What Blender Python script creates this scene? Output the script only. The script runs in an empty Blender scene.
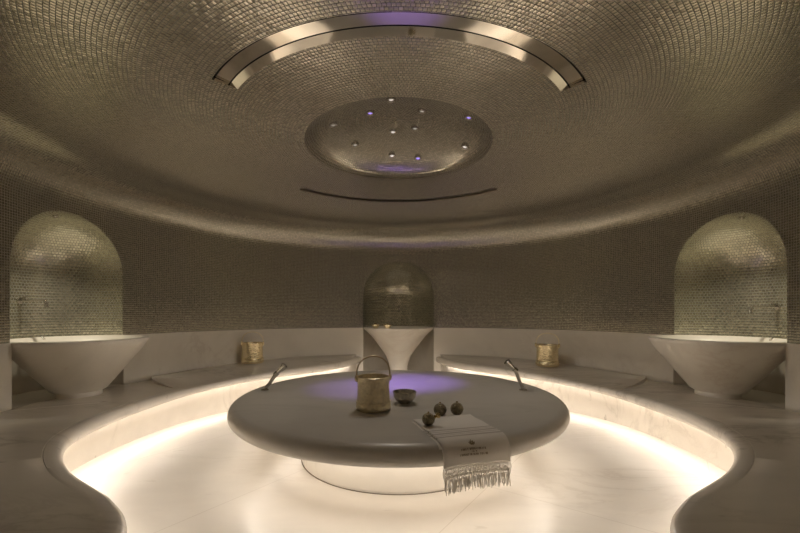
import bpy, bmesh, math, random
from mathutils import Vector, Matrix

random.seed(7)
S = bpy.context.scene
COL = S.collection
PI = math.pi

# ------------------------------------------------------------------ room measures (metres)
CAM_Y, CAM_Z = -3.30, 1.185
R = 3.17            # inner radius of the round room
ZC = 2.605          # flat ceiling
COVE = 0.44         # radius of the curve between ceiling and wall
ZW = ZC - COVE      # where the wall starts to curve
ZD = 0.40           # raised marble deck
ZL = 0.94           # marble lining of the wall ends here
PASS = 0.89         # half width of the entrance passage
NA = 0.552          # side niche radius
SIDE = math.radians(6.6)
NICHES = {'back': (PI / 2, 1.475, 0.593), 'left': (PI - SIDE, 1.595, NA), 'right': (SIDE, 1.58, NA)}   # direction, spring height, radius
S0 = (R - COVE) + COVE * PI / 2   # tile row distance where the wall begins


# ------------------------------------------------------------------ materials
class N:
    def __init__(self, name):
        self.m = bpy.data.materials.new(name)
        self.m.use_nodes = True
        self.t = self.m.node_tree
        self.t.nodes.clear()
        self.out = self.t.nodes.new('ShaderNodeOutputMaterial')

    def n(self, typ, **kw):
        x = self.t.nodes.new(typ)
        for k, v in kw.items():
            setattr(x, k, v)
        return x

    def set(self, sock, v):
        if hasattr(v, 'is_output'):
            self.t.links.new(v, sock)
        else:
            sock.default_value = v

    def math(self, op, a, b=0.0, c=0.0):
        x = self.n('ShaderNodeMath', operation=op)
        for i, v in enumerate((a, b, c)):
            self.set(x.inputs[i], v)
        return x.outputs[0]

    def mix(self, f, a, b):
        x = self.n('ShaderNodeMix', data_type='RGBA')
        self.set(x.inputs[0], f)
        for i, v in ((6, a), (7, b)):
            if isinstance(v, tuple):
                v = (*v[:3], 1)
            self.set(x.inputs[i], v)
        return x.outputs[2]

    def ramp(self, f, stops):
        x = self.n('ShaderNodeValToRGB')
        e = x.color_ramp.elements
        while len(e) < len(stops):
            e.new(0.5)
        for k, (p, c) in zip(e, stops):
            k.position = p
            k.color = (*c, 1) if isinstance(c, tuple) else (c, c, c, 1)
        self.set(x.inputs[0], f)
        return x.outputs[0]

    def noise(self, vec, scale, detail=4, rough=0.55, dist=0.0):
        x = self.n('ShaderNodeTexNoise')
        self.set(x.inputs['Vector'], vec)
        x.inputs['Scale'].default_value = scale
        x.inputs['Detail'].default_value = detail
        x.inputs['Roughness'].default_value = rough
        x.inputs['Distortion'].default_value = dist
        return x.outputs[0]

    def bsdf(self, color, rough=0.5, metal=0.0, normal=None, **kw):
        x = self.n('ShaderNodeBsdfPrincipled')
        if isinstance(color, tuple):
            color = (*color[:3], 1)
        self.set(x.inputs['Base Color'], color)
        self.set(x.inputs['Roughness'], rough)
        self.set(x.inputs['Metallic'], metal)
        if normal is not None:
            self.set(x.inputs['Normal'], normal)
        for k, v in kw.items():
            self.set(x.inputs[k], v)
        self.t.links.new(x.outputs[0], self.out.inputs[0])
        return self.m

    def bump(self, h, strength, dist=0.01):
        x = self.n('ShaderNodeBump')
        self.set(x.inputs['Height'], h)
        x.inputs['Strength'].default_value = strength
        x.inputs['Distance'].default_value = dist
        return x.outputs[0]


def mosaic(name, radius, bond, base, tile=0.0225, tilt=0.055, rough=0.165, metal=0.84, cushion=0.15):
    """glossy tesserae: rows along v (metres), each row split into whole tiles around u"""
    k = N(name)
    uv = k.n('ShaderNodeUVMap')
    sp = k.n('ShaderNodeSeparateXYZ')
    k.t.links.new(uv.outputs[0], sp.inputs[0])
    u, v = sp.outputs[0], sp.outputs[1]
    vs = k.math('DIVIDE', v, tile)
    ring = k.math('FLOOR', vs)
    rr = k.math('MINIMUM', k.math('MULTIPLY', k.math('ADD', ring, 0.5), tile), radius)
    cnt = k.math('ROUND', k.math('MULTIPLY', rr, 2 * PI / tile))
    us = k.math('MULTIPLY', u, cnt)
    if bond:
        us = k.math('ADD', us, k.math('MULTIPLY', k.math('MODULO', ring, 2.0), 0.5))
    cell = k.math('FLOOR', us)
    fu, fv = k.math('FRACT', us), k.math('FRACT', vs)
    au = k.math('ABSOLUTE', k.math('SUBTRACT', fu, 0.5))
    av = k.math('ABSOLUTE', k.math('SUBTRACT', fv, 0.5))
    gr = k.math('GREATER_THAN', k.math('MAXIMUM', au, av), 0.415)
    cb = k.n('ShaderNodeCombineXYZ')
    k.set(cb.inputs[0], cell)
    k.set(cb.inputs[1], ring)
    wn = k.n('ShaderNodeTexWhiteNoise', noise_dimensions='3D')
    k.t.links.new(cb.outputs[0], wn.inputs['Vector'])
    sub = k.n('ShaderNodeVectorMath', operation='SUBTRACT')
    k.t.links.new(wn.outputs['Color'], sub.inputs[0])
    sub.inputs[1].default_value = (0.5, 0.5, 0.5)
    sc = k.n('ShaderNodeVectorMath', operation='SCALE')
    k.t.links.new(sub.outputs[0], sc.inputs[0])
    sc.inputs['Scale'].default_value = tilt
    geo = k.n('ShaderNodeNewGeometry')
    add = k.n('ShaderNodeVectorMath', operation='ADD')
    k.t.links.new(geo.outputs['Normal'], add.inputs[0])
    k.t.links.new(sc.outputs[0], add.inputs[1])
    # every tessera is slightly cushioned
    tg = k.n('ShaderNodeTangent', direction_type='UV_MAP', uv_map='UVMap')
    bt = k.n('ShaderNodeVectorMath', operation='CROSS_PRODUCT')
    k.t.links.new(geo.outputs['Normal'], bt.inputs[0])
    k.t.links.new(tg.outputs[0], bt.inputs[1])
    vec = add.outputs[0]
    for src, f in ((tg.outputs[0], fu), (bt.outputs[0], fv)):
        m2 = k.n('ShaderNodeVectorMath', operation='SCALE')
        k.t.links.new(src, m2.inputs[0])
        k.set(m2.inputs['Scale'], k.math('MULTIPLY', k.math('SUBTRACT', f, 0.5), cushion))
        a2 = k.n('ShaderNodeVectorMath', operation='ADD')
        k.t.links.new(vec, a2.inputs[0])
        k.t.links.new(m2.outputs[0], a2.inputs[1])
        vec = a2.outputs[0]
    nm = k.n('ShaderNodeVectorMath', operation='NORMALIZE')
    k.t.links.new(vec, nm.inputs[0])
    dark = tuple(c * 0.86 for c in base)
    lite = tuple(min(1, c * 1.14) for c in base)
    tc = k.mix(wn.outputs['Value'], dark, lite)
    col = k.mix(gr, tc, tuple(c * 0.42 for c in base))
    ro = k.math('ADD', k.math('MULTIPLY', gr, 0.5), rough)
    me = k.math('MULTIPLY', k.math('SUBTRACT', 1.0, gr), metal)
    return k.bsdf(col, ro, me, nm.outputs[0])


def marble(name, base, vein, rough=0.25, amount=0.35, joints=None, scale=1.0, spec=0.5, seam=None, fleck=0.55):
    k = N(name)
    tc = k.n('ShaderNodeTexCoord')
    mp = k.n('ShaderNodeMapping')
    mp.inputs['Rotation'].default_value = (0.3, 0.2, 0.75)
    mp.inputs['Scale'].default_value = (0.55 * scale, 1.6 * scale, 1.1 * scale)
    k.t.links.new(tc.outputs['Object'], mp.inputs[0])
    vec = mp.outputs[0]
    n1 = k.noise(vec, 1.6, 8, 0.62, 1.2)
    band = k.math('ABSOLUTE', k.math('SUBTRACT', n1, 0.5))
    vn = k.ramp(band, [(0.0, 1.0), (0.022, 0.35), (0.07, 0.0)])
    patch = k.ramp(k.noise(vec, 0.9, 3, 0.5), [(0.45, 0.0), (0.68, 1.0)])
    vm = k.math('MULTIPLY', k.math('MULTIPLY', vn, patch), amount)
    cloud = k.ramp(k.noise(vec, 2.3, 6, 0.6, 0.4), [(0.3, tuple(c * 0.93 for c in base)), (0.7, tuple(min(1, c * 1.03) for c in base))])
    col = k.mix(vm, cloud, vein)
    mp2 = k.n('ShaderNodeMapping')
    mp2.inputs['Rotation'].default_value = (0.0, 0.0, -0.5)
    mp2.inputs['Scale'].default_value = (5 * scale, 13 * scale, 8 * scale)
    k.t.links.new(tc.outputs['Object'], mp2.inputs[0])
    fl = k.ramp(k.noise(mp2.outputs[0], 1.0, 2, 0.5), [(0.70, 0.0), (0.76, 1.0)])
    col = k.mix(k.math('MULTIPLY', fl, amount * fleck), col, vein)
    if joints:
        bw, bh, rot = joints
        mj = k.n('ShaderNodeMapping')
        mj.inputs['Rotation'].default_value = (0, 0, rot)
        mj.inputs['Location'].default_value = (0.35, 0.2, 0)
        k.t.links.new(tc.outputs['Object'], mj.inputs[0])
        br = k.n('ShaderNodeTexBrick')
        br.offset = 0.0
        k.t.links.new(mj.outputs[0], br.inputs['Vector'])
        for nme, val in (('Scale', 1.0), ('Mortar Size', 0.0035), ('Mortar Smooth', 0.3), ('Brick Width', bw), ('Row Height', bh)):
            br.inputs[nme].default_value = val
        col = k.mix(k.math('MULTIPLY', br.outputs['Fac'], 0.3), col, vein)
    if seam:                                   # a pale joint between two slabs
        sx = k.n('ShaderNodeSeparateXYZ')
        k.t.links.new(tc.outputs['Object'], sx.inputs[0])
        ds = k.math('ADD', k.math('MULTIPLY', k.math('ABSOLUTE', sx.outputs[0]), seam[0]), k.math('MULTIPLY', sx.outputs[1], seam[1]))
        on = k.math('LESS_THAN', k.math('ABSOLUTE', k.math('SUBTRACT', ds, seam[2])), 0.007)
        on = k.math('MULTIPLY', on, k.math('GREATER_THAN', k.math('ABSOLUTE', sx.outputs[0]), 2.62))
        col = k.mix(on, col, (0.92, 0.88, 0.80))
    return k.bsdf(col, rough, 0.0, None, **{'Specular IOR Level': spec})


def metal(name, col, rough=0.25, hammer=0.0, scale=60.0, grime=0.0, met=1.0):
    k = N(name)
    tc = k.n('ShaderNodeTexCoord')
    nrm = None
    c = col
    if grime:
        g = k.ramp(k.noise(tc.outputs['Object'], scale * 0.35, 5, 0.7), [(0.4, tuple(x * (1 - grime) for x in col)), (0.62, col)])
        c = g
    if hammer:
        vo = k.n('ShaderNodeTexVoronoi')
        vo.inputs['Scale'].default_value = scale
        k.t.links.new(tc.outputs['Object'], vo.inputs['Vector'])
        nrm = k.bump(vo.outputs['Distance'], hammer, 0.01)
    return k.bsdf(c, rough, met, nrm)


def plain(name, col, rough=0.6, met=0.0):
    k = N(name)
    tc = k.n('ShaderNodeTexCoord')
    c = k.ramp(k.noise(tc.outputs['Object'], 25, 3, 0.5), [(0.3, tuple(x * 0.92 for x in col)), (0.7, col)])
    return k.bsdf(c, rough, met)


def glow(name, col, strength, back=None):
    """light-giving surface; back = weaker glow of the strip's rear side"""
    k = N(name)
    e = k.n('ShaderNodeEmission')
    e.inputs[0].default_value = (*col, 1)
    e.inputs[1].default_value = strength
    if back is not None:
        g = k.n('ShaderNodeNewGeometry')
        k.set(e.inputs[1], k.math('ADD', k.math('MULTIPLY', g.outputs['Backfacing'], back - strength), strength))
    k.t.links.new(e.outputs[0], k.out.inputs[0])
    return k.m


WARM = (1.0, 0.90, 0.79)
M = {}
M['mos'] = mosaic('mosaic_tesserae', R, False, (0.57, 0.54, 0.455))
M['mosn'] = mosaic('niche_tesserae', NA, True, (0.68, 0.66, 0.54), tile=0.029, tilt=0.06, rough=0.19)
M['moso'] = mosaic('oculus_tesserae', 99.0, False, (0.57, 0.54, 0.455), tilt=0.04)
M['floor'] = marble('floor_marble', (0.80, 0.75, 0.68), (0.40, 0.33, 0.25), 0.32, 0.42, (1.25, 1.9, 0.62))
M['deck'] = marble('deck_marble', (0.72, 0.67, 0.60), (0.30, 0.26, 0.21), 0.26, 0.55, None, 0.9, seam=(0.49, 0.872, 1.328), fleck=1.0)
M['lining'] = marble('lining_marble', (0.80, 0.75, 0.67), (0.42, 0.31, 0.25), 0.35, 0.32, None, 0.8)
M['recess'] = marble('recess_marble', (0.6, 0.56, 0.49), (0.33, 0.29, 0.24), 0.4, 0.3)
M['slab'] = marble('slab_marble', (0.57, 0.54, 0.495), (0.28, 0.28, 0.23), 0.33, 0.30, None, 0.8)
M['base'] = marble('plinth_marble', (0.78, 0.73, 0.65), (0.42, 0.37, 0.30), 0.4, 0.40)
M['basin'] = marble('basin_marble', (0.90, 0.85, 0.77), (0.56, 0.41, 0.34), 0.35, 0.28)
M['steel'] = metal('polished_steel', (0.72, 0.68, 0.60), 0.07)
M['chrome'] = metal('brushed_chrome', (0.66, 0.63, 0.58), 0.2)
M['darksteel'] = metal('dark_steel', (0.42, 0.38, 0.31), 0.3)
M['gap_shade'] = plain('dark_slot_and_shade', (0.02, 0.018, 0.015), 0.7)
M['joint'] = plain('brown_joint', (0.16, 0.12, 0.08), 0.8)
M['pail'] = metal('hammered_brass', (0.98, 0.87, 0.62), 0.30, 0.55, 42, 0.2, 0.75)
M['pail2'] = metal('pale_brass', (1.0, 0.87, 0.58), 0.24, 0.3, 46, 0.1, 0.9)
M['pailbail'] = metal('brass_handle', (0.50, 0.42, 0.28), 0.35)
M['bowlm'] = metal('silvered_bowl', (0.60, 0.57, 0.49), 0.3, 0.5, 55, 0.3)
M['ball'] = metal('engraved_bronze', (0.45, 0.39, 0.26), 0.28, 0.7, 90, 0.5)
M['gold'] = metal('bright_gold', (0.85, 0.68, 0.36), 0.2)
M['led'] = glow('strip_glow', WARM, 49.0, 6.0)
M['led2'] = glow('slab_strip_glow', WARM, 44.0)
M['purple'] = glow('purple_lens', (0.42, 0.30, 1.0), 0.9)
M['white'] = glow('white_lens', (1.0, 0.88, 0.80), 0.6)
M['dim'] = glow('dim_lens', (1.0, 0.88, 0.74), 0.28)
M['ink'] = plain('embroidery_thread', (0.30, 0.23, 0.13), 0.8)
M['fringe'] = plain('fringe_yarn', (0.90, 0.86, 0.80), 0.9)


def towel_mat():
    k = N('woven_cotton')
    uv = k.n('ShaderNodeUVMap')
    sp = k.n('ShaderNodeSeparateXYZ')
    k.t.links.new(uv.outputs[0], sp.inputs[0])
    v = sp.outputs[1]
    tot = None
    for c, w in ((0.262, 0.009), (0.289, 0.005), (0.319, 0.012), (0.349, 0.005), (0.378, 0.010)):
        b = k.math('LESS_THAN', k.math('ABSOLUTE', k.math('SUBTRACT', v, c)), w)
        tot = b if tot is None else k.math('MAXIMUM', tot, b)
    col = k.mix(tot, (0.86, 0.82, 0.77), (0.58, 0.53, 0.48))
    wv = k.n('ShaderNodeTexNoise')
    k.t.links.new(uv.outputs[0], wv.inputs['Vector'])
    wv.inputs['Scale'].default_value = 260
    nm = k.bump(wv.outputs[0], 0.25, 0.003)
    return k.bsdf(col, 0.9, 0.0, nm)


M['towel'] = towel_mat()


# ------------------------------------------------------------------ object helpers
def link(name, bm, mat, parent=None, smooth=True, recalc=True, sharp=0.7):
    if recalc:
        bmesh.ops.recalc_face_normals(bm, faces=bm.faces)
    me = bpy.data.meshes.new(name)
    bm.to_mesh(me)
    bm.free()
    for m in (mat if isinstance(mat, (list, tuple)) else [mat]):
        me.materials.append(m)
    if smooth:
        me.polygons.foreach_set('use_smooth', [True] * len(me.polygons))
        me.set_sharp_from_angle(angle=sharp)
    o = bpy.data.objects.new(name, me)
    COL.objects.link(o)
    if parent:
        o.parent = parent
    return o


def tag(o, label=None, cat=None, group=None, kind=None):
    for k, v in (('label', label), ('category', cat), ('group', group), ('kind', kind)):
        if v:
            o[k] = v
    return o


def thing(name, loc, label, cat, group=None, rz=0.0):
    o = bpy.data.objects.new(name, None)
    o.empty_display_size = 0.1
    COL.objects.link(o)
    o.location = loc
    o.rotation_euler = (0, 0, rz)
    return tag(o, label, cat, group)


def copy_thing(src, loc, rz, label):
    c = src.copy()
    COL.objects.link(c)
    c.location = loc
    c.rotation_euler = (0, 0, rz)
    c['label'] = label
    for ch in src.children:
        p = ch.copy()
        COL.objects.link(p)
        p.parent = c
        for g in ch.children:
            q = g.copy()
            COL.objects.link(q)
            q.parent = p
    return c


def lathe(prof, seg=64, bm=None, mat=None):
    bm = bm or bmesh.new()
    rings = []
    for r, z in prof:
        if r < 1e-6:
            rings.append([bm.verts.new((0, 0, z))])
        else:
            rings.append([bm.verts.new((r * math.cos(2 * PI * i / seg), r * math.sin(2 * PI * i / seg), z)) for i in range(seg)])
    for a, b in zip(rings, rings[1:]):
        for i in range(seg):
            j = (i + 1) % seg
            q = [a[i % len(a)], a[j % len(a)], b[j % len(b)], b[i % len(b)]]
            q = list(dict.fromkeys(q))
            if len(q) > 2:
                bm.faces.new(q)
    if mat is not None:
        bmesh.ops.transform(bm, matrix=mat, verts=bm.verts)
    return bm


def tube(path, rad, seg=10, bm=None, caps=True):
    bm = bm or bmesh.new()
    P = [Vector(p) for p in path]
    rs = rad if isinstance(rad, (list, tuple)) else [rad] * len(P)
    prev = None
    up = Vector((0.13, 0.21, 0.97))
    rings = []
    for i, p in enumerate(P):
        t = (P[min(i + 1, len(P) - 1)] - P[max(i - 1, 0)]).normalized()
        if prev is None:
            a = t.cross(up if abs(t.dot(up)) < 0.9 else Vector((1, 0, 0))).normalized()
        else:
            a = (prev - t * prev.dot(t)).normalized()
        prev = a
        b = t.cross(a)
        rings.append([bm.verts.new(p + (a * math.cos(2 * PI * k / seg) + b * math.sin(2 * PI * k / seg)) * rs[i]) for k in range(seg)])
    for a, b in zip(rings, rings[1:]):
        for k in range(seg):
            bm.faces.new((a[k], a[(k + 1) % seg], b[(k + 1) % seg], b[k]))
    if caps:
        bm.faces.new(rings[0][::-1])
        bm.faces.new(rings[-1])
    return bm


def sphere(c, r, bm=None, seg=24, squash=1.0):
    bm = bm or bmesh.new()
    n = seg // 2
    prof = [(r * math.sin(PI * i / n) if 0 < i < n else 0.0, -r * squash * math.cos(PI * i / n)) for i in range(n + 1)]
    b2 = lathe(prof, seg)
    bmesh.ops.translate(b2, vec=c, verts=b2.verts)
    me = bpy.data.meshes.new('tmp')
    b2.to_mesh(me)
    b2.free()
    bm.from_mesh(me)
    bpy.data.meshes.remove(me)
    return bm


def quad_uv(bm, vs, uvs, layer):
    try:
        f = bm.faces.new(vs)
    except ValueError:
        return
    for l, w in zip(f.loops, uvs):
        l[layer].uv = w


# ------------------------------------------------------------------ floor
bm = bmesh.new()
ring = [bm.verts.new((5.2 * math.cos(2 * PI * i / 96), 5.2 * math.sin(2 * PI * i / 96), 0)) for i in range(96)]
bm.faces.new(ring)
tag(link('floor', bm, M['floor'], recalc=False, smooth=False), kind='structure')

# ------------------------------------------------------------------ ceiling with oculus hole and two arc slots
RO = 0.79
SLOT_F = (1.345, 1.500, math.radians(-90 - 49.2), math.radians(-90 + 50.6))
SLOT_B = (1.500, 1.595, math.radians(90 - 46.0), math.radians(90 + 46.0))
cuts = sorted({round(math.atan2(math.sin(a), math.cos(a)) % (2 * PI), 6) for s in (SLOT_F, SLOT_B) for a in s[2:]})
angs = sorted(set([round(2 * PI * i / 180, 6) for i in range(180)] + cuts))
rads = [RO, 1.0, SLOT_F[0], SLOT_F[1], SLOT_B[1], 1.9, 2.3, R - COVE]
prof = [(r, ZC, r) for r in rads]
for i in range(1, 17):
    a = PI / 2 * i / 16
    prof.append((R - COVE + COVE * math.sin(a), ZC - COVE + COVE * math.cos(a), R - COVE + COVE * a))
bm = bmesh.new()
uvl = bm.loops.layers.uv.new('UVMap')
grid = [[bm.verts.new((r * math.cos(a), r * math.sin(a), z)) for a in angs] for r, z, s in prof]


def in_slot(rm, am):
    for r0, r1, a0, a1 in (SLOT_F, SLOT_B):
        d = (am - a0) % (2 * PI)
        if r0 < rm < r1 and 0 < d < (a1 - a0):
            return True
    return False


for i in range(len(prof) - 1):
    for j in range(len(angs)):
        k = (j + 1) % len(angs)
        a0, a1 = angs[j], angs[k] if k else 2 * PI
        if i < 8 and in_slot((prof[i][0] + prof[i + 1][0]) / 2, (a0 + a1) / 2):
            continue
        u0, u1 = a0 / (2 * PI), a1 / (2 * PI)
        s0, s1 = prof[i][2], prof[i + 1][2]
        quad_uv(bm, (grid[i][j], grid[i][k], grid[i + 1][k], grid[i + 1][j]), ((u0, s0), (u1, s0), (u1, s1), (u0, s1)), uvl)
tag(link('ceiling', bm, M['mos'], recalc=False), kind='structure')

# oculus: shallow dome set into the ceiling
bm = bmesh.new()
uvl = bm.loops.layers.uv.new('UVMap')
DOME_H = 0.25
op = []
s = 0.0
for i in range(21):
    a = PI / 2 * i / 20
    p = (RO * math.cos(a) if i < 20 else 0.012, ZC + DOME_H * math.sin(a))
    if op:
        s += math.hypot(p[0] - op[-1][0], p[1] - op[-1][1])
    op.append((p[0], p[1], s))
tot = s
g = [[bm.verts.new((r * math.cos(2 * PI * j / 96), r * math.sin(2 * PI * j / 96), z)) for j in range(96)] for r, z, s in op]
for i in range(len(op) - 1):
    for j in range(96):
        k = (j + 1) % 96
        u0, u1 = j / 96, (j + 1) / 96
        s0, s1 = tot - op[i][2], tot - op[i + 1][2]
        quad_uv(bm, (g[i][k], g[i][j], g[i + 1][j], g[i + 1][k]), ((u1, s0), (u0, s0), (u0, s1), (u1, s1)), uvl)
bm.faces.new(g[-1][::-1])
tag(link('ceiling_oculus', bm, M['moso'], recalc=False), kind='structure')

# ------------------------------------------------------------------ round wall with arched niches
def wall_columns():
    """(angle, bottom z) pairs around the room; None bottom = opening to the passage"""
    out = []
    spans = []
    for nm, (phi, zs, na) in NICHES.items():
        ha = math.asin(na / R)
        spans.append((phi - ha, phi + ha))
        for i in range(49):
            x = -na * math.cos(PI * i / 48)
            out.append((phi + math.asin(x / R), zs + math.sqrt(max(0, na * na - x * x)), True))
    hp = math.asin(PASS / R)
    spans.append((1.5 * PI - hp, 1.5 * PI + hp))
    out += [(1.5 * PI - hp, 2.05, True), (1.5 * PI + hp, 2.05, True)]
    for i in range(9):
        out.append((1.5 * PI - hp + 2 * hp * i / 8, 2.05, True))
    for i in range(200):
        a = 2 * PI * i / 200
        if not any(a0 - 0.004 < aa < a1 + 0.004 for a0, a1 in spans for aa in (a, a - 2 * PI)):
            out.append((a, ZL - 0.02, False))
    out = [((a % (2 * PI)), z, f) for a, z, f in out]
    out.sort(key=lambda t: t[0])
    res = []
    for t in out:
        if not res or abs(t[0] - res[-1][0]) > 1e-5:
            res.append(t)
    return res


cols = wall_columns()
bm = bmesh.new()
uvl = bm.loops.layers.uv.new('UVMap')


def cyl(a, z, r=R):
    return (r * math.cos(a), r * math.sin(a), z)


for i in range(len(cols)):
    a0, z0, f0 = cols[i]
    a1, z1, f1 = cols[(i + 1) % len(cols)]
    if i == len(cols) - 1:
        a1 += 2 * PI
    if f0 != f1:                      # solid wall next to an opening: bottom is the lining height
        z0 = z1 = ZL - 0.02
    vs = [bm.verts.new(cyl(a0, z0)), bm.verts.new(cyl(a1, z1)), bm.verts.new(cyl(a1, ZW)), bm.verts.new(cyl(a0, ZW))]
    u0, u1 = a0 / (2 * PI), a1 / (2 * PI)
    quad_uv(bm, vs[::-1], [(u0, S0), (u1, S0), (u1, S0 + ZW - z1), (u0, S0 + ZW - z0)], uvl)
    for l in bm.faces[-1].loops if False else []:
        pass
bmesh.ops.remove_doubles(bm, verts=bm.verts, dist=1e-5)
tag(link('wall_round', bm, M['mos'], recalc=False, sharp=2.0), kind='structure')


def niche(side, phi, zs, NA, floor_z):
    """half-round apse: tiled above the lining height, marble below, in world coordinates"""
    ex, ey = Vector((math.sin(phi), -math.cos(phi), 0)), Vector((math.cos(phi), math.sin(phi), 0))

    def P(x, dep, z):
        return ex * x + ey * (math.sqrt(R * R - x * x) + dep) + Vector((0, 0, z))

    nph, nt = 40, 16
    rows = [(z, 1.0, z) for z in (ZL - 0.02, 1.2, zs)]
    for i in range(1, nt + 1):
        t = PI / 2 * i / nt
        rows.append((zs + NA * math.sin(t), max(math.cos(t), 0.004), zs + NA * t))
    b = bmesh.new()
    uvl = b.loops.layers.uv.new('UVMap')
    g = [[b.verts.new(P(-NA * math.cos(PI * j / nph) * c, NA * math.sin(PI * j / nph) * c, z)) for j in range(nph + 1)] for z, c, s in rows]
    for i in range(len(rows) - 1):
        for j in range(nph):
            u0, u1 = j / nph / 2, (j + 1) / nph / 2
            s0, s1 = 60 + rows[i][2], 60 + rows[i + 1][2]
            quad_uv(b, (g[i][j], g[i][j + 1], g[i + 1][j + 1], g[i + 1][j]), ((u0, s0), (u1, s0), (u1, s1), (u0, s1)), uvl)
    tag(link('wall_%s_niche' % side, b, M['mosn'], recalc=False, sharp=2.0), kind='structure')
    b = bmesh.new()
    lo = [b.verts.new(P(-NA * math.cos(PI * j / nph), NA * math.sin(PI * j / nph), floor_z)) for j in range(nph + 1)]
    hi = [b.verts.new(P(-NA * math.cos(PI * j / nph), NA * math.sin(PI * j / nph), ZL - 0.02)) for j in range(nph + 1)]
    for j in range(nph):
        b.faces.new((lo[j], lo[j + 1], hi[j + 1], hi[j]))
    front = [b.verts.new(P(-NA * math.cos(PI * j / 10), -0.004, floor_z)) for j in range(11)]
    b.faces.new(lo + front[::-1][1:-1])
    tag(link('wall_%s_recess' % side, b, M['recess'], recalc=False, sharp=0.9), kind='structure')


for side, (phi, zs, na) in NICHES.items():
    niche(side, phi, zs, na, 0.002 if side == 'back' else ZD)

# entrance passage behind the camera
bm = bmesh.new()
yw = -math.sqrt(R * R - PASS * PASS)
pts = [(-PASS, yw), (-PASS, -4.9), (PASS, -4.9), (PASS, yw)]
lo = [bm.verts.new((x, y, 0)) for x, y in pts]
hi = [bm.verts.new((x, y, 2.05)) for x, y in pts]
for i in range(3):
    bm.faces.new((lo[i], lo[i + 1], hi[i + 1], hi[i]))
arc = [bm.verts.new(cyl(1.5 * PI - math.asin(PASS / R) * (1 - 2 * i / 8), 2.05)) for i in range(1, 8)]
bm.faces.new([hi[0]] + arc + [hi[3], hi[2], hi[1]])
tag(link('wall_front', bm, M['lining'], recalc=False, smooth=False), kind='structure')

# marble lining of the wall (four pieces between the openings)
def lining(n, a0, a1, z0):
    b = bmesh.new()
    k = max(4, int((a1 - a0) / 0.03))
    rin, rout = R - 0.014, R + 0.004
    sec = [(rout, z0), (rin, z0), (rin, ZL - 0.004), (rin + 0.004, ZL), (rout, ZL)]
    g = [[b.verts.new(cyl(a0 + (a1 - a0) * i / k, z, r)) for r, z in sec] for i in range(k + 1)]
    for i in range(k):
        for j in range(4):
            b.faces.new((g[i][j], g[i + 1][j], g[i + 1][j + 1], g[i][j + 1]))
    b.faces.new(g[0])
    b.faces.new(g[-1][::-1])
    tag(link('trim_%d' % n, b, M['lining'], sharp=0.6), kind='structure')


ha, hb_, hp = math.asin(NA / R), math.asin(NICHES['back'][2] / R), math.asin(PASS / R)
lining(1, PI - SIDE + ha, 1.5 * PI - hp, 0.0)
lining(2, PI / 2 + hb_, PI - SIDE - ha, 0.0)
lining(3, SIDE + ha, PI / 2 - hb_, 0.0)
lining(4, -PI / 2 + hp, SIDE - ha, 0.0)

# ------------------------------------------------------------------ raised deck and curved benches around the sunken floor
ctrl = [(-0.270, -0.9213), (-0.271, -0.80), (-0.282, -0.66), (-0.308, -0.566), (-0.366, -0.505), (-0.420, -0.468),
        (-0.503, -0.412), (-0.581, -0.339), (-0.641, -0.255), (-0.672, -0.16), (-0.686, -0.05), (-0.682, 0.07), (-0.660, 0.19),
        (-0.612, 0.295), (-0.540, 0.395), (-0.440, 0.50), (-0.335, 0.60), (-0.255, 0.72), (-0.208, 0.84), (-0.187, 0.9415)]
ctrl = [Vector((x * 3.3, y * 3.3, 0)) for x, y in ctrl]


def spline(pts, n=14):
    out = []
    p = [pts[0] * 2 - pts[1]] + pts + [pts[-1] * 2 - pts[-2]]
    for i in range(1, len(p) - 2):
        for k in range(n):
            t = k / n
            a, b, c, d = p[i - 1], p[i], p[i + 1], p[i + 2]
            out.append(0.5 * (2 * b + (c - a) * t + (2 * a - 5 * b + 4 * c - d) * t * t + (3 * b - a - 3 * c + d) * t ** 3))
    out.append(pts[-1])
    return out


line = spline(ctrl)
for _ in range(14):
    line = [line[0]] + [(line[i - 1] + line[i] * 2 + line[i + 1]) / 4 for i in range(1, len(line) - 1)] + [line[-1]]
NL = len(line)
nrm = []
for i in range(NL):
    t = (line[min(i + 1, NL - 1)] - line[max(i - 1, 0)]).normalized()
    nrm.append(Vector((-t.y, t.x, 0)))        # to the left of travel = outward (away from the pool of light)
ang = [math.atan2(p.y, p.x) % (2 * PI) for p in line]
IB = min(range(NL), key=lambda i: (line[i] - Vector((-0.660 * 3.3, 0.19 * 3.3, 0))).length)


def smooth(x):
    x = max(0.0, min(1.0, x))
    return x * x * (3 - 2 * x)


def bench_rise(i):
    return smooth((i - IB) / (NL - 1 - IB) * 1.6)


def under(i):
    """how far the riser stands back under the nosing"""
    q = smooth((ang[i] - 1.85) / 0.6) * smooth((4.15 - ang[i]) / 0.5)
    return 0.085 + 0.13 * q


def z_bot(i):
    return 0.302 + 0.055 * smooth((i - IB + 30) / (NL - IB) * 1.3)


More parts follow.
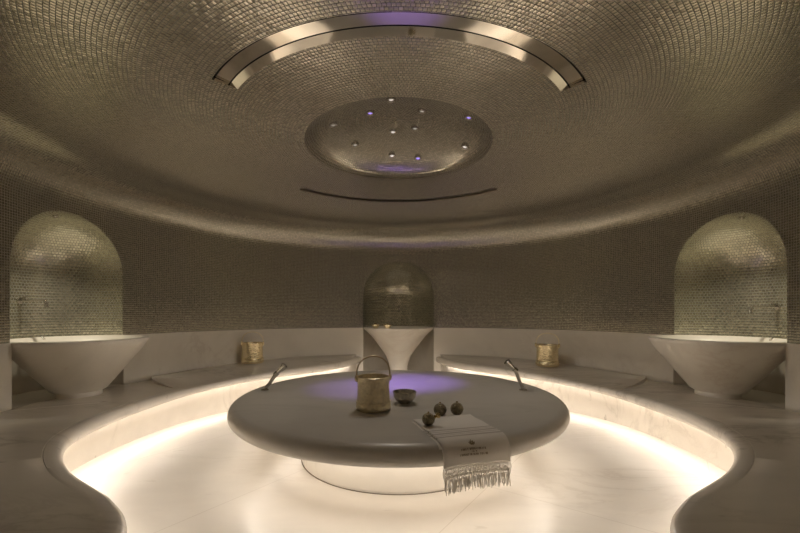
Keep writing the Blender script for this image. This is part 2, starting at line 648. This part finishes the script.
def section(i, zt, outer, extra=0.0, skew_rows=8):
    P, o = line[i], nrm[i]
    zb = z_bot(i)
    u = under(i)
    pts = []

    def q(off, z):
        v = P + o * off
        if v.length > R - 0.003:
            v = v.normalized() * (R - 0.003)
        pts.append(Vector((v.x, v.y, z)))

    q(u, 0.0)
    q(u, zb + 0.03)
    q(0.064, zb + 0.03)
    q(0.058, zb)
    h = (zt - zb) / 2
    for k in range(9):
        a = -PI / 2 + PI * k / 8
        q(0.068 - 0.068 * abs(math.cos(a)) ** 0.6, zb + h + h * math.sin(a))
    gv = 0.003 * smooth((i - 70) / 30)
    q(0.082, zt)
    q(0.084, zt - gv)
    q(0.087, zt - gv)
    q(0.090, zt)
    base = P + o * 0.090
    if base.length > R - 0.003:
        base = base.normalized() * (R - 0.003)
    a0 = math.atan2(base.y, base.x) % (2 * PI)
    r0 = base.length
    for k in range(1, skew_rows + 1):
        t = k / skew_rows
        r = r0 + (R + 0.002 - r0) * t
        a = a0 + (outer - a0) * t ** 1.5
        pts.append(Vector((r * math.cos(a), r * math.sin(a), zt + extra * smooth(t * 1.5))))
    return pts


def strip(name, i0, i1, ztop, outer_of, mat, mirror, cap=None):
    b = bmesh.new()
    mx = -1 if mirror else 1
    g = []
    for i in range(i0, i1 + 1):
        g.append([b.verts.new((p.x * mx, p.y, p.z)) for p in section(i, ztop(i), outer_of(i), 0.034 if cap else 0.0)])
    for a, c in zip(g, g[1:]):
        for k in range(len(a) - 1):
            b.faces.new((a[k], a[k + 1], c[k + 1], c[k]))
    if cap:                                     # soft end face down onto the deck
        end = g[0]
        top = end[13:]
        low = [b.verts.new((v.co.x, v.co.y, ZD - 0.03)) for v in top]
        for k in range(len(top) - 1):
            b.faces.new((top[k], top[k + 1], low[k + 1], low[k]))
    bmesh.ops.remove_doubles(b, verts=b.verts, dist=1e-6)
    return link(name, b, mat, sharp=0.75)


def led(i0, i1, mirror, parent, step=3):
    b = bmesh.new()
    mx = -1 if mirror else 1
    prev = None
    for i in list(range(i0, i1, step)) + [i1]:
        off = min(0.075, under(i) - 0.025)
        a, c = line[i] + nrm[i] * off, line[i] + nrm[i] * (off + 0.014)
        z = z_bot(i) + 0.029
        cur = (b.verts.new((a.x * mx, a.y, z)), b.verts.new((c.x * mx, c.y, z - 0.023)))
        if prev:
            f = b.faces.new((prev[0], prev[1], cur[1], cur[0]))
            f.normal_update()
            inward = Vector((-nrm[i].x * mx, -nrm[i].y, -0.2))
            if f.normal.dot(inward) < 0:
                f.normal_flip()
        prev = cur
    return link('light_strip', b, M['led'], parent, smooth=False, recalc=False)


def deck_outer(i):
    return ang[i] - math.radians(13) * smooth(1 - (IB - i) / 50)


def bench_outer(i):
    return ang[i] - math.radians(6.5) * smooth(1 - (i - IB) / 60)


I_LED1 = NL - 16
for mirror, side in ((False, 'left'), (True, 'right')):
    d = strip('floor_deck_%s' % side, 0, IB, lambda i: ZD, deck_outer, M['deck'], mirror)
    tag(d, kind='structure')
    led(62, IB, mirror, d)
    bn = strip('curved_bench', IB, NL - 1, lambda i: ZD + 0.001 + 0.058 * bench_rise(i), bench_outer, M['deck'], mirror, cap=True)
    tag(bn, 'long curved marble bench along the wall %s of the pedestal basin' % side, 'bench', 'curved wall benches')
    led(IB, I_LED1, mirror, bn)

# ------------------------------------------------------------------ central heated slab
t = thing('marble_platform', (0, 0, 0), 'large round marble platform slab on a drum base in the sunken floor', 'platform')
RT, ZT, ZB = 1.352, 0.50, 0.372
hb = (ZT - ZB) / 2
prof = [(0, ZB), (RT - hb - 0.01, ZB)]
for i in range(13):
    a = -PI / 2 + PI * i / 12
    prof.append((RT - hb - 0.004 + (hb + 0.004) * math.cos(a), ZB + hb + hb * math.sin(a)))
prof += [(1.2, ZT), (0.6, ZT), (0, ZT)]
link('slab', lathe(prof, 128), M['slab'], t, sharp=1.2)
link('base', lathe([(0, 0), (0.808, 0), (0.808, 0.012), (0.812, 0.016), (0.812, ZB), (0, ZB)], 96), M['base'], t, sharp=0.6)
link('light_strip', lathe([(1.19, ZB - 0.001), (1.185, ZB - 0.014)], 96), M['led2'], t)
link('floor_joint', lathe([(0.806, 0.0005), (0.8165, 0.0005), (0.8165, 0.003), (0.806, 0.003)], 96), M['joint'], t)

# ------------------------------------------------------------------ basins
def bowl_basin(phi, label):
    c = Vector((math.cos(phi), math.sin(phi), 0)) * (R - 0.10)
    t = thing('wash_basin', (c.x, c.y, ZD), label, 'basin', 'low side basins', phi)
    pr = [(0, 0), (0.175, 0), (0.175, 0.046), (0.190, 0.047), (0.212, 0.058), (0.262, 0.122), (0.345, 0.23), (0.42, 0.335), (0.495, 0.425), (0.545, 0.505), (0.560, 0.530),
          (0.558, 0.541), (0.550, 0.545), (0.505, 0.545), (0.497, 0.541), (0.46, 0.49), (0.36, 0.40), (0.20, 0.345), (0.03, 0.335), (0, 0.335)]
    link('bowl', lathe(pr, 96), M['basin'], t, sharp=0.9)
    link('drain', lathe([(0, 0.342), (0.028, 0.342), (0.032, 0.338), (0.032, 0.33), (0, 0.33)], 20), M['chrome'], t)
    b = tube([(0.475, -0.08, 0.525), (0.485, -0.08, 0.527), (0.50, -0.08, 0.553)], [0.012, 0.013, 0.008], 12)
    link('plug_knob', b, M['chrome'], t)
    return t


bowl_basin(PI - SIDE, 'wide marble bowl basin in the left tiled niche')
bowl_basin(SIDE, 'wide marble bowl basin in the right tiled niche')

t = thing('pedestal_basin', (0, R - 0.02, 0), 'tall chalice shaped marble pedestal basin in the back niche', 'basin')
pr = [(0, 0.0), (0.21, 0.0), (0.20, 0.03), (0.165, 0.12), (0.145, 0.24), (0.162, 0.34), (0.212, 0.466), (0.288, 0.58), (0.37, 0.69), (0.445, 0.79),
      (0.52, 0.865), (0.578, 0.915), (0.586, 0.93), (0.584, 0.941), (0.576, 0.945), (0.512, 0.945), (0.504, 0.941), (0.44, 0.88), (0.30, 0.78), (0.15, 0.74), (0, 0.735)]
link('bowl', lathe(pr, 96), M['basin'], t, sharp=0.9)
link('drain', lathe([(0, 0.742), (0.028, 0.742), (0.032, 0.738), (0.032, 0.73), (0, 0.73)], 20), M['chrome'], t)

# ------------------------------------------------------------------ wall spouts
def spout(loc, rz, length, label, lever):
    t = thing('wall_spout', loc, label, 'faucet', 'wall spouts over the basins', rz)
    # local +x points out of the wall
    rot = Matrix.Rotation(PI / 2, 4, 'Y')
    link('wall_plate', lathe([(0, 0), (0.034, 0), (0.034, 0.008), (0.03, 0.014), (0.012, 0.016), (0, 0.016)], 24, mat=rot), M['chrome'], t)
    link('pipe', tube([(0.0, 0, 0), (length * 0.5, 0, 0.002), (length - 0.03, 0, 0.002), (length - 0.008, 0, -0.004), (length, 0, -0.022)], 0.012, 12), M['chrome'], t)
    link('nozzle', tube([(length, 0, -0.018), (length + 0.004, 0, -0.05), (length + 0.006, 0, -0.068)], [0.015, 0.016, 0.018], 12), M['chrome'], t)
    b = tube([(0.045, 0, 0.0), (0.045, 0, 0.035)], 0.014, 12)
    tube([(0.045, 0, 0.036), (0.045 + lever, 0.02, 0.050)], [0.008, 0.006], 8, b)
    link('lever', b, M['chrome'], t)


def apse(phi, x, NA=NA):
    ex, ey = Vector((math.sin(phi), -math.cos(phi), 0)), Vector((math.cos(phi), math.sin(phi), 0))
    return ex * x + ey * (math.sqrt(R * R - x * x) + math.sqrt(NA * NA - x * x) - 0.003)


p = apse(PI - SIDE, 0.0)
spout((p.x, p.y, 1.305), -SIDE, 0.29, 'slim chrome wall spout above the left bowl basin', 0.06)
p = apse(SIDE, 0.0)
spout((p.x, p.y, 1.245), PI + SIDE, 0.29, 'slim chrome wall spout above the right bowl basin', 0.07)
p = apse(PI / 2, 0.0, NICHES['back'][2])
spout((p.x, p.y, 1.27), -PI / 2, 0.26, 'small chrome wall spout above the pedestal basin', 0.06)

# ------------------------------------------------------------------ ceiling slots
def slot(label, r0, r1, a0, a1, deep, bevel, gap_at, bandmat, edge):
    t = thing('ceiling_slot', (0, 0, ZC), label, 'ceiling slot', 'curved slots in the ceiling')
    n = 72

    def arcstrip(name, sec, mat, ends=False):
        b = bmesh.new()
        g = [[b.verts.new((r * math.cos(a0 + (a1 - a0) * i / n), r * math.sin(a0 + (a1 - a0) * i / n), z)) for r, z in sec] for i in range(n + 1)]
        for x, y in zip(g, g[1:]):
            for k in range(len(sec) - 1):
                b.faces.new((x[k], x[k + 1], y[k + 1], y[k]))
        if ends:
            b.faces.new(g[0])
            b.faces.new(g[-1][::-1])
        return link(name, b, mat, t, sharp=0.5)

    w = r1 - r0
    gi = r0 + w * gap_at
    rb_ = r0 + w * bevel
    arcstrip('inner_side', [(r0 + 0.001, -0.003), (rb_, deep)], bandmat)
    arcstrip('slot_gap', [(rb_, deep), (rb_, deep + 0.03), (gi, deep + 0.03), (gi, deep)], M['gap_shade'], True)
    arcstrip('top_plate', [(gi, deep), (r1 - 0.022, deep + 0.004)], bandmat)
    arcstrip('outer_side', [(r1 - 0.001, -0.002), (r1 - 0.001, deep + 0.03), (r1 - 0.022, deep + 0.03), (r1 - 0.022, deep + 0.004)], M[edge])
    for a in (a0, a1):
        b = bmesh.new()
        c, s_ = math.cos(a), math.sin(a)
        b.faces.new([b.verts.new((r * c, r * s_, z)) for r, z in ((r0, 0), (r1, 0), (r1, deep), (r0, deep))])
        link('end_plate', b, M['steel'], t, smooth=False)
    return t


slot('long polished steel arc slot in the ceiling nearest the entrance', *SLOT_F, 0.015, 0.29, 0.35, M['steel'], 'gap_shade')  # near-black outer side paints in the shadow along the rim
slot('thin dark arc slot in the ceiling towards the back niche', *SLOT_B, 0.012, 0.3, 0.45, M['darksteel'], 'darksteel')

# ------------------------------------------------------------------ oculus spotlights
SPOTS = [(-0.553, -0.072, 'dim', 'leftmost small spotlight in the ceiling oculus'),
         (-0.234, -0.158, 'purple', 'purple spotlight in the left front half of the ceiling oculus'),
         (-0.057, -0.383, 'white', 'small spotlight at the front rim of the ceiling oculus'),
         (0.192, -0.185, 'dim', 'dim spotlight in the front half of the oculus between two purple ones'),
         (0.566, -0.232, 'purple', 'purple spotlight near the right front rim of the ceiling oculus'),
         (-0.413, 0.33, 'dim', 'dim spotlight low on the left back curve of the oculus'),
         (-0.05, 0.189, 'white', 'left one of the two close spotlights in the oculus middle'),
         (0.148, 0.123, 'dim', 'right one of the two close spotlights in the oculus middle'),
         (-0.066, 0.558, 'white', 'pale spotlight on the back curve of the oculus beside a purple one'),
         (0.198, 0.578, 'purple', 'purple spotlight on the back curve of the ceiling oculus'),
         (0.619, 0.253, 'white', 'bright white spotlight near the right back rim of the ceiling oculus')]


def dome_z(x, y):
    return ZC + DOME_H * math.sqrt(max(0, 1 - (x * x + y * y) / RO ** 2))


ring_bm = lathe([(0.036, 0.012), (0.036, -0.012), (0.032, -0.017), (0.023, -0.016), (0.019, -0.006), (0.019, 0.01)], 20)
lens_bm = lathe([(0, -0.011), (0.012, -0.010), (0.0195, -0.005)], 20)
proto = {}
for x, y, kd, lab in SPOTS:
    gr = 'small spotlights in the ceiling oculus'
    z = dome_z(x, y)
    if kd not in proto:
        o = thing('ceiling_spotlight', (x, y, z), lab, 'spotlight', gr)
        link('trim_ring', ring_bm.copy(), M['chrome'], o)
        link('lens', lens_bm.copy(), M[kd], o)
        proto[kd] = o
    else:
        o = copy_thing(proto[kd], (x, y, z), 0, lab)
    n = Vector((x / RO ** 2, y / RO ** 2, (z - ZC) / DOME_H ** 2)).normalized()
    tilt = Vector((0, 0, 1)).rotation_difference((Vector((0, 0, 1)) * 0.45 + n * 0.55).normalized())
    o.rotation_euler = tilt.to_euler()


def spotlight(name, loc, target, col, watts, size, blend, rad, parent=None):
    L = bpy.data.lights.new(name, 'SPOT')
    L.energy, L.color, L.spot_size, L.spot_blend, L.shadow_soft_size = watts, col, size, blend, rad
    o = bpy.data.objects.new(name, L)
    COL.objects.link(o)
    o.location = loc
    d = Vector(target) - Vector(loc)
    o.rotation_euler = d.to_track_quat('-Z', 'Y').to_euler()
    return o


white = sorted([q for q in SPOTS if q[2] != 'purple'], key=lambda q: math.atan2(q[1], q[0]))
for n_, (x, y, kd, lab) in enumerate(white):
    z = dome_z(x, y) - 0.05
    a = math.radians(22.5 + 45 * n_)      # each lamp throws its light across to the far side
    if kd == 'white' and abs(x) < 0.1 and y > 0:
        spotlight('oculus_beam', (x, y, z), (x * 0.5, -0.45, 0.5), (1.0, 0.91, 0.80), 15, math.radians(80), 1.0, 0.05)
        continue
    spotlight('oculus_beam', (x, y, z), (2.7 * math.cos(a), 2.7 * math.sin(a), 0.1), (1.0, 0.91, 0.78), 29, math.radians(58), 1.0, 0.03)
VIO = (0.38, 0.22, 1.0)
spotlight('violet_beam', (0.198, 0.578, 2.70), (0.10, 0.50, 0.5), VIO, 115, math.radians(34), 1.0, 0.02)
spotlight('violet_beam', (-0.234, -0.158, 2.78), (-0.30, 0.22, 0.5), VIO, 60, math.radians(32), 1.0, 0.02)

# niche downlights
for side, (phi, zs, na) in NICHES.items():
    c = Vector((math.cos(phi), math.sin(phi), 0)) * (R + 0.16)
    ztop = zs + math.sqrt(na * na - 0.16 ** 2)
    lab = {'back': 'tiny downlight at the crown of the back niche', 'left': 'tiny downlight at the crown of the left niche', 'right': 'tiny downlight at the crown of the right niche'}[side]
    o = thing('niche_downlight', (c.x, c.y, ztop - 0.006), lab, 'spotlight', 'downlights in the niche crowns', phi)
    o.rotation_euler = (0, math.radians(14), phi)
    link('trim_ring', ring_bm.copy(), M['chrome'], o)
    o.scale = (0.65, 0.65, 0.65)
    link('lens', lens_bm.copy(), M['dim'], o)
    spotlight('niche_beam', (c.x, c.y, ztop - 0.04), (c.x, c.y, 0.5), (1.0, 0.90, 0.70), {'back': 1.2, 'left': 27, 'right': 27}[side], math.radians(84), 1.0, 0.03)

# ------------------------------------------------------------------ pails
from mathutils.bvhtree import BVHTree
BVH = []
for o in COL.objects:
    if o.name.startswith('curved_bench'):
        BVH.append(BVHTree.FromPolygons([v.co for v in o.data.vertices], [tuple(p.vertices) for p in o.data.polygons]))


def bench_z(x, y, rad):
    zs = []
    for k in range(12):
        for b in BVH:
            h = b.ray_cast(Vector((x + rad * math.cos(k * PI / 6), y + rad * math.sin(k * PI / 6), 1.5)), Vector((0, 0, -1)))
            if h[0] is not None:
                zs.append(h[0].z)
    return max(zs)


def pail(loc, rz, label, rb, h, bail, mats, lean=0.0):
    t = thing('metal_pail', loc, label, 'bucket', 'metal pails with bail handles', rz)
    rt = rb * 0.915
    pr = [(0, 0), (rb * 0.90, 0), (rb * 0.97, h * 0.03), (rb, h * 0.10), (rb * 0.985, h * 0.2), (rb * 0.935, h * 0.245), (rb * 0.925, h * 0.27), (rb * 0.905, h * 0.6), (rt, h * 0.9),
          (rt * 1.012, h * 0.985), (rt, h), (rt * 0.97, h * 0.985), (rt * 0.94, h * 0.9), (rb * 0.85, h * 0.3), (rb * 0.8, h * 0.05), (0, h * 0.04)]
    link('body', lathe(pr, 64), mats[0], t, sharp=1.0)
    b = lathe([(rt * 0.985, h * 0.915), (rt * 1.03, h * 0.92), (rt * 1.04, h * 0.955), (rt * 1.03, h * 0.995), (rt * 0.97, h * 1.005), (rt * 0.95, h * 0.96)], 64)
    link('rim_band', b, mats[0], t)
    b = lathe([(rb * 0.92, h * 0.235), (rb * 0.985, h * 0.24), (rb * 0.99, h * 0.262), (rb * 0.92, h * 0.272)], 64)
    link('foot_band', b, mats[0], t)
    for s_ in (-1, 1):
        b = tube([(s_ * rt * 0.99, 0, h * 0.86), (s_ * rt * 1.08, 0, h * 0.90), (s_ * rt * 1.10, 0, h * 0.98), (s_ * rt * 1.04, 0, h * 1.05)], [0.010, 0.011, 0.010, 0.008], 10)
        link('ear', b, mats[0], t)
    path = []
    for i in range(25):
        a = PI * i / 24
        path.append((-rt * 1.05 * math.cos(a), lean * math.sin(a), h * 1.03 + bail * math.sin(a) ** 0.8))
    link('bail_handle', tube(path, 0.0055, 8), mats[1] if lean == 0 else mats[1], t)
    return t


pail((-0.179, -0.575, ZT), 0.25, 'hammered brass pail with raised handle beside the small bowl on the round platform', 0.125, 0.235, 0.135, (M['pail'], M['pailbail']))
pail((-2.07, 2.12, bench_z(-2.07, 2.12, 0.15)), 0.1, 'brass pail standing on the left curved bench', 0.152, 0.29, 0.14, (M['pail2'], M['pail']))
pail((2.01, 1.86, bench_z(2.01, 1.86, 0.15)), -0.5, 'brass pail standing on the right curved bench', 0.152, 0.29, 0.14, (M['pail2'], M['pail']), 0.04)

# ------------------------------------------------------------------ small things on the platform
t = thing('metal_bowl', (0.046, -0.40, ZT), 'small silvered metal bowl right of the pail on the platform', 'bowl')
pr = [(0, 0), (0.034, 0), (0.038, 0.006), (0.040, 0.012), (0.066, 0.026), (0.082, 0.048), (0.086, 0.075), (0.0875, 0.088), (0.084, 0.09), (0.082, 0.086),
      (0.08, 0.074), (0.072, 0.05), (0.05, 0.03), (0, 0.022)]
link('body', lathe(pr, 48), M['bowlm'], t)
link('rim', lathe([(0.083, 0.086), (0.088, 0.084), (0.091, 0.088), (0.088, 0.0925), (0.083, 0.091)], 48), M['bowlm'], t)


def ball(loc, label, r, rot):
    t = thing('ornamental_ball', loc, label, 'metal ball', 'engraved metal balls by the towel')
    b = sphere((0, 0, r * 0.97), r, None, 32)
    link('body', b, M['ball'], t)
    b = lathe([(r * 1.0, r * 0.90), (r * 1.025, r * 0.92), (r * 1.025, r * 1.02), (r * 1.0, r * 1.04)], 40)
    link('seam_band', b, M['ball'], t)
    b = lathe([(0, r * 2.16), (r * 0.13, r * 2.12), (r * 0.16, r * 2.03), (r * 0.09, r * 1.95), (r * 0.2, r * 1.9), (0, r * 1.88)], 16)
    link('knob', b, M['gold'], t)
    t.rotation_euler = (0, 0, rot)
    return t


ball((0.277, -0.755, ZT), 'engraved bronze ball behind the towel, left one of the pair', 0.043, 0)
ball((0.392, -0.735, ZT), 'engraved bronze ball behind the towel, right one of the pair', 0.043, 1)

# towel -------------------------------------------------------------
E0 = Vector((0.283, -0.835, 0))
U = Vector((0.957, 0.29, 0)).normalized()
V = Vector((0.29, -0.957, 0)).normalized()
HW, TL = 0.198, 0.55
RF, RC = RT - hb - 0.004, hb + 0.012


def drape(u, v, lift=0.0):
    """cloth point: u across from the middle, v along from the top edge; follows slab top, edge, then hangs"""
    p0 = E0 + U * u
    # distance along V to the slab's flat edge
    bq = p0.dot(V)
    cq = p0.dot(p0) - RF * RF
    te = -bq + math.sqrt(max(0, bq * bq - cq))
    wob = 0.0035 * math.sin(u * 26 + 1.0) * smooth((v - te) / 0.12)
    if v <= te:
        p = p0 + V * v
        return Vector((p.x, p.y, ZT + 0.004 + lift + 0.0015 * (1 + math.sin(v * 38 + u * 9))))
    e = v - te
    p = p0 + V * te
    q = RC * PI / 2
    if e < q:
        a = e / RC
        out, z = (RC + lift) * math.sin(a), ZT + 0.005 - RC + (RC + lift) * math.cos(a)
    else:
        out, z = RC + lift + 0.010 * smooth((e - q) / 0.2), ZT + 0.005 - RC - (e - q)
    p = p + V * (out + wob)
    return Vector((p.x, p.y, z))


t = thing('folded_towel', (0, 0, 0), 'pale striped towel with fringe hanging over the front edge of the platform', 'towel')
bm = bmesh.new()
uvl = bm.loops.layers.uv.new('UVMap')
nu, nv = 28, 64
g = [[bm.verts.new(drape(-HW + 2 * HW * i / nu, TL * j / nv)) for i in range(nu + 1)] for j in range(nv + 1)]
for j in range(nv):
    for i in range(nu):
        uvs = [(2 * HW * a / nu, TL * b_ / nv) for a, b_ in ((i, j), (i, j + 1), (i + 1, j + 1), (i + 1, j))]
        quad_uv(bm, (g[j][i], g[j + 1][i], g[j + 1][i + 1], g[j][i + 1]), uvs, uvl)
o = link('cloth', bm, M['towel'], t, recalc=False)
md = o.modifiers.new('thick', 'SOLIDIFY')
md.thickness, md.offset = 0.010, 1.0
# folded under layer peeking out at the left edge
bm = bmesh.new()
uvl = bm.loops.layers.uv.new('UVMap')
g = [[bm.verts.new(drape(-HW - 0.012 + 0.05 * i / 4, 0.005 + (TL - 0.10) * j / 40, -0.003)) for i in range(5)] for j in range(41)]
for j in range(40):
    for i in range(4):
        quad_uv(bm, (g[j][i], g[j + 1][i], g[j + 1][i + 1], g[j][i + 1]), ((0, j / 70), (0, (j + 1) / 70), (0.1, (j + 1) / 70), (0.1, j / 70)), uvl)
link('under_fold', bm, M['towel'], t, recalc=False)
# fringe: knotted net, then loose strands
bm = bmesh.new()
random.seed(3)
NS = 84
for k in range(NS):
    u = -HW + 0.004 + (2 * HW - 0.008) * k / (NS - 1)
    ln = 0.128 + random.uniform(-0.012, 0.014)
    du = random.uniform(-0.006, 0.006)
    zig = 0.008 * (1 if k % 2 else -1)
    path = []
    for m_ in range(8):
        f = m_ / 7
        off = zig * math.sin(min(f, 0.5) * 2 * PI) * (1 if f < 0.5 else 0) + du * max(0, f - 0.4) * 2
        path.append(drape(u + off, TL - 0.004 + ln * f, 0.004 + random.uniform(-0.002, 0.006) * f))
    tube(path, [0.0028, 0.0030, 0.0036, 0.0032, 0.0031, 0.0030, 0.0028, 0.0020], 5, bm)
for k in range(18):
    u = -HW + 0.012 + (2 * HW - 0.024) * k / 17
    sphere(drape(u, TL + 0.03 + 0.012 * (k % 2), 0.005), 0.006, bm, 8)
tag(link('fringe', bm, M['fringe'], t), kind='stuff')


def decal(name, quads, lift=0.0115):
    b = bmesh.new()
    for q in quads:
        b.faces.new([b.verts.new(drape(u, v, lift)) for u, v in q])
    ob = link(name, b, M['ink'], t, smooth=False)
    s_ = ob.modifiers.new('thick', 'SOLIDIFY')
    s_.thickness = 0.001
    return ob


def bar(u0, u1, v0, v1):
    return [(u0, v0), (u0, v1), (u1, v1), (u1, v0)]


TE = 0.425        # where the cloth starts to bend over the edge, in the middle
ev = TE - 0.006
quads = []
for k in range(5):                     # fan-like emblem of leaves
    a = math.radians(-50 + 25 * k)
    c, s_ = math.cos(a), math.sin(a)
    ln = 0.024 if k != 2 else 0.027
    u0, v0, st = -0.028, 0.466, 1.35
    tip = (u0 + s_ * ln, v0 - c * ln * st)
    root = (u0 + s_ * 0.004, v0 - c * 0.004)
    mid = (u0 + s_ * ln * 0.62, v0 - c * ln * 0.62 * st)
    quads.append([root, (mid[0] - c * 0.0045, mid[1] - s_ * 0.0045), tip, (mid[0] + c * 0.0045, mid[1] + s_ * 0.0045)])
decal('emblem', quads)


def lettering(u0, u1, v0, h, seed):
    """close-set embroidered capitals, too small in the photograph to be read"""
    rnd = random.Random(seed)
    qs = []
    u = u0
    w = h * 0.62
    while u + w < u1:
        if rnd.random() < 0.12:
            u += w * 0.8
            continue
        th = h * 0.2
        qs.append(bar(u, u + th, v0, v0 + h))
        if rnd.random() < 0.7:
            qs.append(bar(u + w - th, u + w, v0, v0 + h))
        for f in (0.0, 0.42, 0.82):
            if rnd.random() < 0.5:
                qs.append(bar(u + th, u + w - th, v0 + h * f, v0 + h * f + th * 0.9))
        u += w * 1.35
    return qs


decal('lettering', lettering(-0.098, 0.042, 0.475, 0.009, 1) + lettering(-0.042, -0.010, 0.488, 0.005, 2) + lettering(-0.108, 0.052, 0.498, 0.009, 5))

# third ball lies on the towel, with its bright stopper pulled half out
t = ball((0.178, -1.025, ZT + 0.016), 'engraved bronze ball with bright gold stopper lying on the towel', 0.038, 0.4)
t.rotation_euler = (0, 0, 0.0)
b = lathe([(0, 0.0), (0.009, 0.0), (0.011, 0.006), (0.006, 0.011), (0.014, 0.018), (0.018, 0.028), (0.012, 0.038), (0, 0.041)], 16,
          mat=Matrix.Translation((0.034, 0.0, 0.048)) @ Matrix.Rotation(math.radians(65), 4, 'Y'))
tag(link('stopper', b, M['gold'], t), 'bright gold stopper')

# hand showers -------------------------------------------------------
def hand_shower(base, kink, tip, label):
    t = thing('hand_shower', base, label, 'shower head', 'hand showers on the platform edge')
    b0, k0, t0 = Vector((0, 0, 0)), Vector(kink) - Vector(base), Vector(tip) - Vector(base)
    link('flange', lathe([(0, 0), (0.034, 0), (0.034, 0.006), (0.028, 0.012), (0.014, 0.016), (0.012, 0.03), (0, 0.03)], 24), M['chrome'], t)
    link('stem', tube([b0 + Vector((0, 0, 0.015)), b0 * 0.6 + k0 * 0.4, k0], [0.015, 0.015, 0.017], 12), M['chrome'], t)
    d = (t0 - k0)
    link('collar', tube([k0 - d * 0.12, k0 + d * 0.12], 0.023, 14), M['steel'], t)
    link('head', tube([k0, k0 + d * 0.45, k0 + d * 0.6, k0 + d * 0.95, t0], [0.016, 0.018, 0.026, 0.032, 0.026], 14), M['chrome'], t)
    return t


hand_shower((-1.185, 0.085, ZT), (-1.085, 0.085, 0.645), (-1.005, 0.085, 0.722), 'chrome hand shower leaning from the left edge of the round platform')
hand_shower((1.105, 0.085, ZT), (1.035, 0.085, 0.68), (0.955, 0.085, 0.755), 'chrome hand shower leaning from the right edge of the round platform')

# brass cups on the back basin ---------------------------------------
def cup(x, y, label, rz):
    t = thing('brass_cup', (x, y, 0.945), label, 'cup', 'brass cups on the pedestal basin rim', rz)
    pr = [(0, 0), (0.028, 0), (0.034, 0.005), (0.052, 0.024), (0.061, 0.05), (0.062, 0.06), (0.058, 0.061), (0.055, 0.05), (0.044, 0.026), (0, 0.012)]
    link('body', lathe(pr, 32), M['pail2'], t)
    link('knob', sphere((0, 0, 0.045), 0.034, None, 16), M['gold'], t)
    return t


cup(-0.365, R - 0.02 - 0.405, 'small brass cup on the pedestal basin rim, further left of the two', 0)
cup(-0.172, R - 0.02 - 0.517, 'small brass cup on the pedestal basin rim, nearer the basin middle', 1)

# ------------------------------------------------------------------ world, camera, view
w = bpy.data.worlds.new('dark')
S.world = w
w.use_nodes = True
w.node_tree.nodes['Background'].inputs[0].default_value = (0, 0, 0, 1)
w.node_tree.nodes['Background'].inputs[1].default_value = 0

cam = bpy.data.cameras.new('camera')
co = bpy.data.objects.new('camera', cam)
COL.objects.link(co)
co.location = (0, CAM_Y, CAM_Z)
co.rotation_euler = (PI / 2, 0, 0)
cam.sensor_width = 36
cam.lens = 382 / 800 * 36
cam.shift_x = 1.5 / 800
cam.shift_y = 46.5 / 800
cam.clip_start = 0.02
S.camera = co

S.view_settings.view_transform = 'Standard'
S.view_settings.look = 'None'
S.view_settings.gamma = 1
S.view_settings.use_curve_mapping = False
S.view_settings.exposure = 0.52
S.cycles.max_bounces = 14
S.cycles.diffuse_bounces = 8
S.cycles.glossy_bounces = 6
S.cycles.sample_clamp_indirect = 4.0
S.cycles.caustics_reflective = True
S.cycles.use_denoising = True
